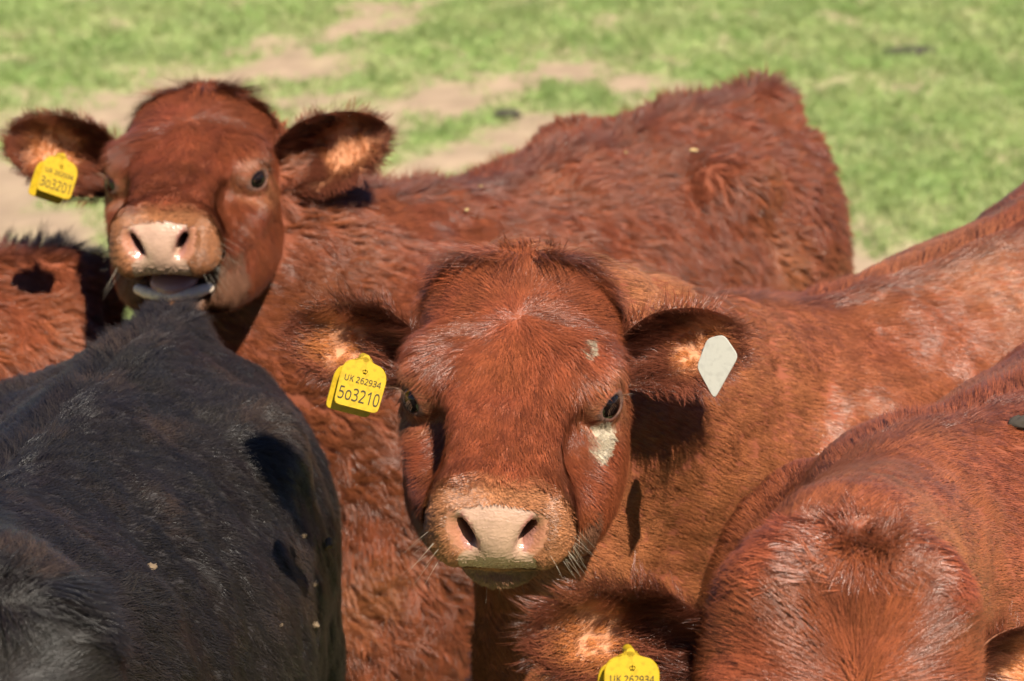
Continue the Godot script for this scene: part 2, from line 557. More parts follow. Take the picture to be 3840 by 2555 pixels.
func skin_color(q: Vector3, n: Vector3) -> Color:
	var part := nose_part(q, n)
	# inside of the nostril
	var u := Vector3(absf(q.x) - 0.029, q.y - 0.011, q.z - 0.215)
	u = u.rotated(Vector3.BACK, 0.30)
	if q.z > 0.15 and (Vector3(u.x / 0.0085, u.y / 0.022, u.z / 0.036).length() < 1.0 and (absf(q.x) > 0.0245 or q.z < 0.196)):
		return Color(0.30, 0.135, 0.105)
	var mot := 1.0 + 0.16 * nz2.get_noise_3dv(q * 90.0) + 0.14 * nz.get_noise_3dv(q * 30.0)
	if part == 1.0:
		return Color(0.385 * mot, 0.240 * mot, 0.168 * mot)
	if part == 2.0:
		return Color(0.36 * mot, 0.155 * mot, 0.090 * mot)
	var base := Color(k_col.r * 0.85, k_col.g * 0.85, k_col.b * 0.85)  # skin below coat tone: shade between the hairs painted in
	var ring := ss(0.162, 0.186, q.z - q.y * 0.30)
	if k_black:
		return base
	if lid(q) < 1.12:
		return Color(0.13, 0.065, 0.045)
	if k_muck and mucky(q, 0.0):
		return Color(0.36, 0.29, 0.205)
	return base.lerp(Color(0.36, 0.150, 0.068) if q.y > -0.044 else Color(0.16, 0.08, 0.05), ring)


func mucky(q: Vector3, w2: float) -> bool:
	var m1 := Vector3(q.x - 0.096, (q.y + 0.014) * 1.0, (q.z - 0.046) * 0.48).length() + w2 * 0.006
	var m2 := Vector3((q.x - 0.080) * 1.7, (q.y - 0.050) * 0.8, (q.z + 0.012) * 0.9).length() + w2 * 0.004
	var m3 := Vector3(q.x - 0.094, q.y - 0.044, (q.z + 0.020) * 0.8).length() + w2 * 0.003
	return m1 < 0.0165 or m2 < 0.0165 or m3 < 0.007


func node(called: String, mesh: Mesh, mat: Material, parent: Node3D) -> MeshInstance3D:
	var o := MeshInstance3D.new()
	o.name = called
	o.mesh = mesh
	o.material_override = mat
	parent.add_child(o, true)
	return o


func make_cow(called: String, label: String, sp: Dictionary) -> Node3D:
	var t0 := Time.get_ticks_msec()
	k_W = sp.W
	k_T = sp.T
	k_a = Vector3(k_T.x - k_W.x, 0, k_T.z - k_W.z).normalized()
	k_lat = k_a.cross(Vector3.UP)
	k_head = sp.head
	k_hinv = k_head.affine_inverse()
	k_black = sp.get("black", false)
	k_col = sp.get("col", RED)
	k_curl = sp.get("curl", 0.0)
	k_len = sp.get("len", 0.014)
	k_muck = sp.get("muck", false)
	k_poll = sp.get("poll", 0.05)
	k_gold = sp.get("gold", 0.1)
	k_ear = sp.get("ear", 1.0)
	k_fore = sp.get("fore", 0.016)
	k_side = sp.get("seed", 1.0) * 3.7
	k_hf = sp.hm.f
	k_hl = every(k_hf)
	var seed0 := int(sp.get("seed", 1.0)) * 100
	var s: float = sp.get("s", 1.0)
	var root := Node3D.new()
	root.name = called
	root.position = Vector3((k_W.x + k_T.x) / 2, 0, (k_W.z + k_T.z) / 2)
	root.set_meta("label", label)
	root.set_meta("category", "cow")
	root.set_meta("group", "cattle crowding in the pasture")
	add_child(root)
	var at := root.position
	k_root = at
	# body
	var f := body_field(k_W, k_T, s, k_head, sp.get("tail", 0.0), sp.get("hip", 0.0), sp.get("rump", 1.0), sp.get("sag", 0.0))
	for x: Array in sp.get("extra", []):
		f.cap(x[0], x[1], x[2], x[3], 0.08)
	var lo := Vector3(minf(k_W.x, k_T.x), 0, minf(k_W.z, k_T.z)) - Vector3(0.42, 0.06, 0.42)
	var hi := Vector3(maxf(k_W.x, k_T.x), maxf(k_W.y, k_T.y), maxf(k_W.z, k_T.z)) + Vector3(0.42, 0.12, 0.42)
	lo = lo.min(k_head.origin - Vector3(0.2, 0.2, 0.2))
	hi = hi.max(k_head.origin + Vector3(0.2, 0.2, 0.2))
	var bm := net(f, lo, hi, 0.016)
	var bv: PackedVector3Array = bm.v
	var bi: PackedInt32Array = bm.i
	# ribs, folds and lumps of hair as fine relief of the hide
	var bn := smooth_normals(bv, bi)
	for i in bv.size():
		var w := nz.get_noise_3dv(bv[i] * 6.0)
		bv[i] += bn[i] * (0.006 * w + 0.004 * nz2.get_noise_3dv(bv[i] * 22.0) * (1.0 + k_curl))
	if sp.has("folds"):
		# upright folds of the turned neck
		for i in bv.size():
			var al := (bv[i] - k_W).dot(k_a)
			var nk := ss(0.12, -0.05, al)
			if nk > 0.0:
				bv[i] += bn[i] * 0.010 * nk * nz.get_noise_3d(bv[i].x * 16.0 + bv[i].y * 1.5, bv[i].y * 1.2, bv[i].z * 12.0)
	if k_black:
		# loose skin lying in folds across the ribs and flank
		for i in bv.size():
			var al := (bv[i] - k_W).dot(k_a)
			var sd := (bv[i] - k_W).dot(k_lat)
			bv[i] += bn[i] * 0.011 * nz.get_noise_3d(al * 13.0 + absf(sd) * 7.0, sd * 2.5, bv[i].y * 2.5) * ss(0.02, 0.12, absf(sd))
	bn = smooth_normals(bv, bi)
	var t1 := Time.get_ticks_msec()
	# head
	var hm: Dictionary = sp.hm
	var hv := PackedVector3Array()
	var hn := PackedVector3Array()
	var lv: PackedVector3Array = hm.v
	var ln: PackedVector3Array = hm.n
	hv.resize(lv.size())
	hn.resize(lv.size())
	var rot := k_head.basis.orthonormalized()
	for i in lv.size():
		hv[i] = k_head * lv[i]
		hn[i] = rot * ln[i]
	var hi2: PackedInt32Array = hm.i
	var out := new_out()
	grow(bv, bn, bi, 18000.0 * sp.get("den", 1.0), hair_on_body, out, seed0 + 1)
	k_pass = 1
	if not k_black and sp.has("whisk"):
		grow(hv, hn, hi2, 160000.0, hair_on_head, out, seed0 + 3)
	k_pass = 0
	grow(hv, hn, hi2, 46000.0 * sp.get("hden", 1.0), hair_on_head, out, seed0 + 2)
	var t2 := Time.get_ticks_msec()
	# one hide: body and head in one mesh; the naked nose is a part of its own
	var av := PackedVector3Array()
	var an := PackedVector3Array()
	var ac := PackedColorArray()
	var ai := PackedInt32Array()
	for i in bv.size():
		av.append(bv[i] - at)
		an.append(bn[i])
		ac.append(Color(k_col.r * 0.85, k_col.g * 0.85, k_col.b * 0.85))  # body skin darkened likewise, painted shade for gaps in the fur
	for t in range(0, bi.size(), 3):
		var q := k_hinv * bv[bi[t]]
		if q.length() < 0.26 and k_hf.dist(q, k_hl) < -0.02:
			continue
		ai.append(bi[t]); ai.append(bi[t + 1]); ai.append(bi[t + 2])
	var o0 := av.size()
	var nv := PackedVector3Array()
	var nn := PackedVector3Array()
	var nc := PackedColorArray()
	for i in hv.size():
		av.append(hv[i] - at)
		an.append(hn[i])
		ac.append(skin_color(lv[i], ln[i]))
		nv.append(hv[i] - at)
	var ni := PackedInt32Array()
	for t in range(0, hi2.size(), 3):
		var m := 0
		for c in 3:
			if nose_part(lv[hi2[t + c]], ln[hi2[t + c]]) > 0.0:
				m += 1
		if m >= 2:
			ni.append(hi2[t]); ni.append(hi2[t + 1]); ni.append(hi2[t + 2])
		else:
			ai.append(hi2[t] + o0); ai.append(hi2[t + 1] + o0); ai.append(hi2[t + 2] + o0)
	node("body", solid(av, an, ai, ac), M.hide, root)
	if not k_black and sp.get("face", true):
		node("nose", pebbled(nv, hn, ni, ac.slice(o0)), M.nose, root)
	for e: float in [-1.0, 1.0]:
		var eye := node("eye", M.ball, M.eye, root)
		eye.transform = Transform3D(k_head.basis, k_head * Vector3(EYE.x * e, EYE.y, EYE.z) - at)
	if sp.has("whisk"):
		make_whiskers(root, at, seed0 + 20)
	if sp.has("open"):
		make_mouth(root, at, sp.open)
	plant(out, "coat", 1 if k_black else 0, root, at)
	for e in [0, 1]:
		if sp.has("ears"):
			make_ear(root, at, sp.ears[e], seed0 + 10 + e)
	print(called, " body ", t1 - t0, " fur ", t2 - t1, " all ", Time.get_ticks_msec() - t0, " hairs ", hairs, " verts ", av.size())
	return root


# the nose at a finer grain: every triangle in 16, raised and sunk by the pores and wrinkles of its skin
func pebbled(v: PackedVector3Array, n: PackedVector3Array, idx: PackedInt32Array, c: PackedColorArray) -> ArrayMesh:
	var cell := FastNoiseLite.new()
	cell.noise_type = FastNoiseLite.TYPE_CELLULAR
	cell.cellular_return_type = FastNoiseLite.RETURN_DISTANCE2_SUB
	cell.seed = 3
	cell.frequency = 1.0
	var ids := {}
	var v2 := PackedVector3Array()
	var c2 := PackedColorArray()
	var i2 := PackedInt32Array()
	var inv := Transform3D(k_head.basis, Vector3.ZERO).affine_inverse()
	for t in range(0, idx.size(), 3):
		var grid := []
		for a in 5:
			for b in 5 - a:
				var wa := a / 4.0
				var wb := b / 4.0
				var p := v[idx[t]] * (1.0 - wa - wb) + v[idx[t + 1]] * wa + v[idx[t + 2]] * wb
				var key := (p * 20000.0).round()
				if not ids.has(key):
					ids[key] = v2.size()
					var nn := (n[idx[t]] * (1.0 - wa - wb) + n[idx[t + 1]] * wa + n[idx[t + 2]] * wb).normalized()
					var q := inv * p
					var fine := cell.get_noise_3dv(q * 330.0)
					var wide := cell.get_noise_3d(q.x * 150.0 + nz.get_noise_3dv(q * 60.0) * 2.0, q.y * 230.0, q.z * 150.0)
					var ql := k_hinv * (p + k_root)
					var low := ss(0.0, -0.03, ql.y)
					v2.append(p + nn * (0.0007 * (fine + 0.7) + (0.0010 + 0.0022 * low) * (wide + 0.7)))
					c2.append(c[idx[t]] * (1.0 - wa - wb) + c[idx[t + 1]] * wa + c[idx[t + 2]] * wb)
				grid.append(ids[key])
		var at := 0
		for a in 4:
			var row := 5 - a
			for b in row - 1:
				i2.append_array(PackedInt32Array([grid[at + b], grid[at + row + b], grid[at + b + 1]]))
				if b < row - 2:
					i2.append_array(PackedInt32Array([grid[at + b + 1], grid[at + row + b], grid[at + row + b + 1]]))
			at += row
	return solid(v2, smooth_normals(v2, i2), i2, c2)


func compact(v: PackedVector3Array, n: PackedVector3Array, idx: PackedInt32Array, c: PackedColorArray) -> ArrayMesh:
	var to := {}
	var v2 := PackedVector3Array()
	var n2 := PackedVector3Array()
	var c2 := PackedColorArray()
	var i2 := PackedInt32Array()
	for i in idx:
		if not to.has(i):
			to[i] = v2.size()
			v2.append(v[i]); n2.append(n[i]); c2.append(c[i])
		i2.append(to[i])
	return solid(v2, n2, i2, c2)


# ear: a cupped leaf with thickness; x runs from base to tip, y to the upper rim, z out of the cup
var e_x := Transform3D()
func ear_point(t: float, v: float, back: float) -> Vector3:
	var prof := sqrt(maxf(0.0, 1.0 - pow((t - 0.48) / 0.53, 2.0)))
	var w := 0.043 * prof * lerpf(0.72, 1.0, ss(0.0, 0.45, t))
	var cup := (0.034 * (1.0 - t) + 0.012) * (1.0 - v * v) * prof
	var fold := 0.014 * ss(0.55, 1.0, v) * prof
	return Vector3(t * 0.158, v * w - 0.012 * t * t, -cup + fold - back * 0.006 * prof - 0.012 * t * t)


func hair_on_ear(p: Vector3, nn: Vector3) -> void:
	var q := e_x.affine_inverse() * p
	var n := (e_x.basis.inverse() * nn).normalized()
	var t := q.x / 0.15
	var v := clampf(q.y / 0.042, -1.0, 1.0)
	var w := nz.get_noise_3dv(p * 30.0)
	var inside := n.z > 0.15
	h_kind = 4 if w > 0.1 else 2
	h_jit = 0.2
	h_dir = e_x.basis * Vector3(1.0, v * 0.9, 0.0)
	h_len = 0.026
	h_wid = 0.020
	h_lift = 0.28
	var b := 1.0 + 0.35 * nz2.get_noise_3dv(p * 25.0)
	var c := DARK_RED
	if k_black:
		c = k_col
	if inside:
		var pale := ss(0.36, 0.56, t + w * 0.1) * ss(0.95, 0.70, t + w * 0.08) * ss(0.85, 0.40, absf(v + 0.08))
		c = c.lerp(Color(0.58, 0.20, 0.06), pale)
		h_len = lerpf(0.036, 0.010, pale)
		h_wid = lerpf(0.026, 0.011, pale)
		h_den = lerpf(1.0, 0.8, pale)
		h_lift = 0.42
		h_dir = e_x.basis * Vector3(1.0, v * 0.7 - 0.35, 0.1)
	else:
		c = c.lerp(k_col, 0.5)
	if absf(v) > 0.72 or t > 0.86:
		h_dir = e_x.basis * Vector3(0.5 + 1.5 * ss(0.7, 1.0, t), v * 1.3, 0.0)
		h_len = 0.030 + 0.008 * w
		h_wid = 0.022
		h_lift = 0.25
	h_len *= k_ear
	h_col = Color(c.r * b, c.g * b, c.b * b)


func make_ear(root: Node3D, at: Vector3, xf: Transform3D, sd: int) -> void:
	e_x = xf
	var v := PackedVector3Array()
	var idx := PackedInt32Array()
	var nt := 16
	var nw := 12
	for side in 2:
		for i in nt + 1:
			for j in nw + 1:
				v.append(xf * ear_point(i / float(nt), lerpf(-1.0, 1.0, j / float(nw)), side))
	var st := nw + 1
	var half := (nt + 1) * st
	var flip := xf.basis.determinant() < 0.0
	for side in 2:
		for i in nt:
			for j in nw:
				var o := side * half + i * st + j
				var quad := [o, o + st, o + st + 1, o, o + st + 1, o + 1] if (side == 1) != flip else [o, o + st + 1, o + st, o, o + 1, o + st + 1]
				idx.append_array(PackedInt32Array(quad))
	for i in nt:
		for edge in 2:
			var o := i * st + edge * nw
			idx.append_array(PackedInt32Array([o, o + st, o + half, o + st, o + st + half, o + half]))
	var n := smooth_normals(v, idx)
	var c := PackedColorArray()
	for i in v.size():
		c.append(Color(k_col.r * 0.85, k_col.g * 0.85, k_col.b * 0.85) if i >= half or k_black else Color(0.55, 0.24, 0.12))  # outer ear skin darkened too, as painted shade under its hair
	var lv := PackedVector3Array()
	for p in v:
		lv.append(p - at)
	var ear := node("ear", solid(lv, n, idx, c), M.ear, root)
	var out := new_out()
	grow(v, n, idx, 42000.0, hair_on_ear, out, sd)
	plant(out, "ear_hair", 1 if k_black else 0, ear, at)
# ---------------------------------------------------------------- ear tags
func plate(outline: PackedVector2Array, thick: float) -> ArrayMesh:
	# an outline in x and y with rounded corners, a bevelled edge and a thickness towards -z
	var pts := PackedVector2Array()
	var k := outline.size()
	for i in k:
		var p := outline[i]
		var a := p + (outline[(i + k - 1) % k] - p).limit_length(0.006)
		var b := p + (outline[(i + 1) % k] - p).limit_length(0.006)
		for q in 4:
			var t := q / 3.0
			pts.append(a.lerp(p, t).lerp(p.lerp(b, t), t))
	var n := pts.size()
	var c := Vector2.ZERO
	for p in pts:
		c += p / n
	var st := SurfaceTool.new()
	st.begin(Mesh.PRIMITIVE_TRIANGLES)
	var inset := 0.0006
	var front := PackedVector3Array()
	var mid := PackedVector3Array()
	var back := PackedVector3Array()
	for p in pts:
		var d := (p - c).normalized() * inset
		front.append(Vector3(p.x - d.x, p.y - d.y, 0))
		mid.append(Vector3(p.x, p.y, -inset))
		back.append(Vector3(p.x, p.y, -thick))
	var tri := Geometry2D.triangulate_polygon(pts)
	st.set_smooth_group(-1)
	var area := 0.0
	for i in n:
		area += pts[i].cross(pts[(i + 1) % n])
	for t in range(0, tri.size(), 3):
		var a := tri[t]
		var b := tri[t + 1]
		var d := tri[t + 2]
		if (pts[b] - pts[a]).cross(pts[d] - pts[a]) > 0.0:
			var sw := b
			b = d
			d = sw
		for q in [a, b, d]:
			st.add_vertex(front[q])
		for q in [a, d, b]:
			st.add_vertex(back[q])
	for i in n:
		var j := (i + 1) % n
		var rings := [[front, mid], [mid, back]]
		for r: Array in rings:
			var u: PackedVector3Array = r[0]
			var w: PackedVector3Array = r[1]
			var quad := [u[i], u[j], w[j], u[i], w[j], w[i]] if area < 0.0 else [u[i], w[j], u[j], u[i], w[i], w[j]]
			for q: Vector3 in quad:
				st.add_vertex(q)
	st.generate_normals()
	return st.commit()


func words(text: String, size: float, mat: Material, parent: Node3D, at: Vector3, squeeze := 1.0) -> void:
	var tm := TextMesh.new()
	var font := SystemFont.new()
	font.font_names = PackedStringArray(["Droid Sans"])
	font.font_weight = 500
	tm.font = font
	tm.font_size = 64
	tm.pixel_size = size / 64.0
	tm.depth = 0.0004
	tm.text = text
	tm.curve_step = 1.0
	var o := node("lettering", tm, mat, parent)
	o.position = at
	o.scale = Vector3(squeeze, 1, 1)


func crown(mat: Material, parent: Node3D, at: Vector3, s: float) -> void:
	var st := SurfaceTool.new()
	st.begin(Mesh.PRIMITIVE_TRIANGLES)
	var pts := [Vector2(-0.5, -0.7), Vector2(0.5, -0.7), Vector2(0.5, -0.45), Vector2(0.85, 0.2), Vector2(0.55, 0.5), Vector2(0.0, 0.3), Vector2(-0.55, 0.5), Vector2(-0.85, 0.2), Vector2(-0.5, -0.45)]
	var segs := []
	for i in pts.size():
		segs.append([pts[i], pts[(i + 1) % pts.size()]])
	segs.append([Vector2(-0.5, -0.45), Vector2(0.5, -0.45)])
	segs.append([Vector2(0, -0.45), Vector2(0, 0.85)])
	segs.append([Vector2(-0.2, 0.62), Vector2(0.2, 0.62)])
	for g: Array in segs:
		var a: Vector2 = g[0] * s
		var b: Vector2 = g[1] * s
		var d := (b - a).normalized().orthogonal() * s * 0.07
		for q: Vector2 in [a + d, b - d, a - d, a + d, b + d, b - d]:
			st.set_normal(Vector3.BACK)
			st.add_vertex(Vector3(q.x, q.y, 0))
	var o := node("crown_emblem", st.commit(), mat, parent)
	o.position = at


# stains and fine scratches of worn plastic
func scuffs(sd: int, depth: float) -> ImageTexture:
	var rng := RandomNumberGenerator.new()
	rng.seed = sd
	var im := Image.create(256, 256, false, Image.FORMAT_RGB8)
	for y in 256:
		for x in 256:
			var w := 1.0 - depth * ss(-0.1, 0.6, nz2.get_noise_3d(x / 28.0, y / 28.0, sd)) - depth * 0.4 * ss(0.0, 0.7, nz2.get_noise_3d(x / 6.0, y / 6.0, sd + 5))
			im.set_pixel(x, y, Color(w, w * (1.0 - depth * 0.03), w * (1.0 - depth * 0.1)))
	for k in 60:
		var p := Vector2(rng.randf() * 256.0, rng.randf() * 256.0)
		var d := Vector2.from_angle(rng.randf_range(0.6, 1.6))
		var tone := rng.randf_range(-0.08, 0.05)
		for q in rng.randi_range(10, 70):
			var c := im.get_pixel(posmod(int(p.x), 256), posmod(int(p.y), 256))
			im.set_pixel(posmod(int(p.x), 256), posmod(int(p.y), 256), Color(clampf(c.r + tone, 0, 1), clampf(c.g + tone, 0, 1), clampf(c.b + tone, 0, 1)))
			p += d
			d = d.rotated(rng.randf_range(-0.03, 0.03))
	return ImageTexture.create_from_image(im)


func yellow_tag(called: String, label: String, at: Vector3, turn: Vector3, s: float, top: String, number: String) -> Node3D:
	var root := Node3D.new()
	root.name = called
	root.position = at
	root.rotation_degrees = turn
	root.scale = Vector3.ONE * s
	root.set_meta("label", label)
	root.set_meta("category", "ear tag")
	root.set_meta("group", "ear tags on the cattle")
	add_child(root)
	var shape := PackedVector2Array([Vector2(-0.024, -0.026), Vector2(0.024, -0.026), Vector2(0.025, 0.012), Vector2(0.018, 0.022), Vector2(0.004, 0.024), Vector2(0.003, 0.029), Vector2(-0.007, 0.029), Vector2(-0.008, 0.024), Vector2(-0.020, 0.022), Vector2(-0.025, 0.013)])
	var fp := node("front_panel", plate(shape, 0.0014), M.yellow, root)
	var bp := node("back_panel", plate(shape, 0.0014), M.yellow, root)
	bp.position = Vector3(-0.003, -0.007, -0.016)
	bp.rotation_degrees = Vector3(10, 0, 0)
	var stud := CylinderMesh.new()
	stud.top_radius = 0.004
	stud.bottom_radius = 0.005
	stud.height = 0.016
	var so := node("stud", stud, M.yellow, root)
	so.position = Vector3(-0.002, 0.027, -0.008)
	so.rotation_degrees = Vector3(90, 0, 0)
	words(top, 0.0088, M.ink, fp, Vector3(0.0, 0.0035, 0.0005), 0.95)
	words(number, 0.0185, M.ink, fp, Vector3(0.0, -0.0125, 0.0005), 0.74)
	crown(M.ink, fp, Vector3(0.0, 0.0135, 0.0004), 0.0032)
	return root


func make_tags() -> void:
	var y := StandardMaterial3D.new()
	y.albedo_color = Color(0.72, 0.59, 0.09)
	y.roughness = 0.45
	y.backlight_enabled = true
	y.backlight = Color(0.25, 0.2, 0.02)
	y.uv1_triplanar = true
	y.uv1_scale = Vector3.ONE * 14.0
	y.albedo_texture = scuffs(4, 0.09)
	M.yellow = y
	var ink := StandardMaterial3D.new()
	ink.albedo_color = Color(0.20, 0.18, 0.10)
	ink.roughness = 0.7
	M.ink = ink
	var kite := StandardMaterial3D.new()
	kite.albedo_color = Color(0.65, 0.64, 0.60)
	kite.roughness = 0.38
	kite.uv1_triplanar = true
	kite.uv1_scale = Vector3.ONE * 11.0
	kite.albedo_texture = scuffs(8, 0.05)
	M.kite = kite
	yellow_tag("ear_tag", "yellow ear tag numbered UK 262934 503210 on the centre cow", Vector3(-0.1552, 1.2325, -2.846), Vector3(-14, 16, -19), 1.0, "UK 262934", "5o3210")
	yellow_tag("ear_tag_001", "yellow ear tag ending in 3201 on the open-mouthed cow at the back", Vector3(-0.6235, 1.2025, -3.872), Vector3(-14, 30, -25), 1.05, "UK 262934", "3o3201")
	yellow_tag("ear_tag_002", "yellow ear tag cut off by the bottom edge, on the cow looking down", Vector3(0.1003, 1.167, -2.234), Vector3(-14, 8, -4), 0.95, "UK 262934", "5o3208")
	var k := Node3D.new()
	k.name = "ear_tag_003"
	k.position = Vector3(0.2074, 1.2578, -2.8434)
	k.rotation_degrees = Vector3(-12, -14, -10)
	k.set_meta("label", "scratched off-white kite-shaped ear tag on the centre cow")
	k.set_meta("category", "ear tag")
	k.set_meta("group", "ear tags on the cattle")
	add_child(k)
	var shape := PackedVector2Array([Vector2(-0.012, 0.022), Vector2(0.004, 0.030), Vector2(0.024, 0.012), Vector2(0.010, -0.038), Vector2(-0.016, -0.010)])
	node("panel", plate(shape, 0.0022), M.kite, k)
	var stud := CylinderMesh.new()
	stud.top_radius = 0.004
	stud.bottom_radius = 0.007
	stud.height = 0.014
	var so := node("stud", stud, M.kite, k)
	so.position = Vector3(-0.010, 0.006, -0.009)
	so.rotation_degrees = Vector3(90, 0, 0)
# ---------------------------------------------------------------- whiskers, lashes, mouth, dirt
func hair_line(st: SurfaceTool, p: Vector3, d: Vector3, bend: Vector3, ln: float, r: float, col: Color) -> void:
	var rows := []
	for q in 5:
		var t := q / 4.0
		var c := p + d * ln * t + bend * ln * t * t
		var dir := (d + bend * 2.0 * t).normalized()
		var x := dir.cross(Vector3(0.31, 0.2, 0.9)).normalized()
		var y := dir.cross(x)
		var ring := []
		for k in 3:
			var o := x * cos(TAU * k / 3.0) + y * sin(TAU * k / 3.0)
			ring.append([c + o * r * (1.0 - 0.8 * t), o])
		rows.append(ring)
	for q in 4:
		for k in 3:
			var j := (k + 1) % 3
			for w: Array in [rows[q][k], rows[q + 1][j], rows[q][j], rows[q][k], rows[q + 1][k], rows[q + 1][j]]:
				st.set_color(col)
				st.set_normal(w[1])
				st.add_vertex(w[0])


func make_whiskers(root: Node3D, at: Vector3, sd: int) -> void:
	var rng := RandomNumberGenerator.new()
	rng.seed = sd
	var st := SurfaceTool.new()
	st.begin(Mesh.PRIMITIVE_TRIANGLES)
	var n := 0
	while n < 44:
		var e := -1.0 if rng.randf() < 0.5 else 1.0
		var chin := rng.randf() < 0.35
		var dir := Vector3(e * rng.randf_range(0.5, 1.0), rng.randf_range(-0.7, 0.1), rng.randf_range(0.0, 0.8)) if not chin else Vector3(rng.randf_range(-1, 1), rng.randf_range(-0.6, -0.1), rng.randf_range(0.2, 1.0))
		dir = dir.normalized()
		var o := Vector3(e * rng.randf_range(0.02, 0.045), rng.randf_range(-0.03, 0.0), rng.randf_range(0.16, 0.195)) if not chin else Vector3(0, -0.056, 0.155)
		var t := 0.0
		var p := o
		while t < 0.08:
			p = o + dir * t
			if k_hf.dist(p, k_hl) > 0.0:
				break
			t += 0.0015
		if nose_part(p, dir) > 0.0 or (not chin and p.y > 0.012):
			continue
		n += 1
		var d := (dir + Vector3(0, -0.35, 0.1)).normalized()
		var tone := rng.randf_range(0.55, 1.0)
		hair_line(st, k_head * p - at, k_head.basis * d, k_head.basis * Vector3(e * 0.1, -0.25, 0), rng.randf_range(0.008, 0.030) * (0.7 if chin else 1.2), 0.0002, Color(0.52 * tone, 0.44 * tone, 0.34 * tone))
	var o2 := node("whiskers", st.commit(), M.whisker, root)
	o2.set_meta("kind", "stuff")
	# lashes of the upper lids
	for e: float in [-1.0, 1.0]:
		st = SurfaceTool.new()
		st.begin(Mesh.PRIMITIVE_TRIANGLES)
		for i in 22:
			var t := lerpf(-1.0, 0.9, i / 21.0) + rng.randf_range(-0.03, 0.03)
			var p := EYE + EYE_TURN * Vector3(0.021, 0.0085 * sqrt(maxf(0.0, 1.0 - t * t * 0.8)) - 0.0035 * t, 0.0150 * t)
			var d := (EYE_TURN * Vector3(1.0, 0.35, t * 0.9)).normalized()
			p.x *= e
			d.x *= e
			var tone := rng.randf_range(0.3, 1.0)
			hair_line(st, k_head * p - at, k_head.basis * d, k_head.basis * Vector3(0, -0.45, 0), rng.randf_range(0.008, 0.013), 0.00025, Color(0.22 * tone, 0.12 * tone, 0.07 * tone))
		var l := node("eyelashes", st.commit(), M.whisker, root)
		l.set_meta("kind", "stuff")


func make_mouth(root: Node3D, at: Vector3, open: float) -> void:
	# tongue, the pale rim of the lower jaw, both shaped as fields
	var f := Field.new()
	f.ell(Vector3(0, -0.044 - open * 0.7, 0.130), Vector3(0.034, 0.017, 0.062), 0.0)
	f.ell(Vector3(0, -0.044 - open * 0.6, 0.170), Vector3(0.029, 0.011, 0.022), 0.012)
	var m := net(f, Vector3(-0.05, -0.11, 0.05), Vector3(0.05, -0.02, 0.22), 0.004)
	place_in_head("tongue", m, M.tongue, root, at)
	f = Field.new()
	var ly := -0.038 - open
	var lz := 0.200 - open * 0.3
	for i in 8:
		var t := lerpf(-1.0, 1.0, i / 8.0)
		var s := lerpf(-1.0, 1.0, (i + 1) / 8.0)
		f.cap(Vector3(0.048 * t, ly, lz - 0.022 * t * t), Vector3(0.048 * s, ly, lz - 0.022 * s * s), 0.0075, 0.0075, 0.004)
	m = net(f, Vector3(-0.07, ly - 0.02, 0.14), Vector3(0.07, ly + 0.02, 0.22), 0.0025)
	place_in_head("lower_lip", m, M.lip, root, at)


func place_in_head(called: String, m: Dictionary, mat: Material, root: Node3D, at: Vector3) -> void:
	var v: PackedVector3Array = m.v
	for i in v.size():
		v[i] = k_head * v[i] - at
	node(called, solid(v, smooth_normals(v, m.i), m.i), mat, root)


# a small rough lump: a squashed ball of noise
func lump(called: String, label: String, cat: String, group: String, at: Vector3, r: Vector3, turn: float, mat: Material, sd: int) -> void:
	var v := PackedVector3Array()
	var idx := PackedInt32Array()
	var nu := 14
	var nv := 9
	for j in nv + 1:
		for i in nu:
			var a := TAU * i / nu
			var b := PI * j / nv
			var d := Vector3(sin(b) * cos(a), cos(b), sin(b) * sin(a))
			var w := 1.0 + 0.55 * nz.get_noise_3dv(d * 1.6 + Vector3(sd, 0, 0)) + 0.25 * nz.get_noise_3dv(d * 4.0 + Vector3(0, sd, 0))
			v.append(d * r * w)
	for j in nv:
		for i in nu:
			var o := j * nu + i
			var p := j * nu + (i + 1) % nu
			idx.append_array(PackedInt32Array([o, p, o + nu, p, p + nu, o + nu]))
	var m := node(called, solid(v, smooth_normals(v, idx), idx), mat, self)
	m.position = at
	m.rotation.y = turn
	m.set_meta("label", label)
	m.set_meta("category", cat)
	m.set_meta("group", group)


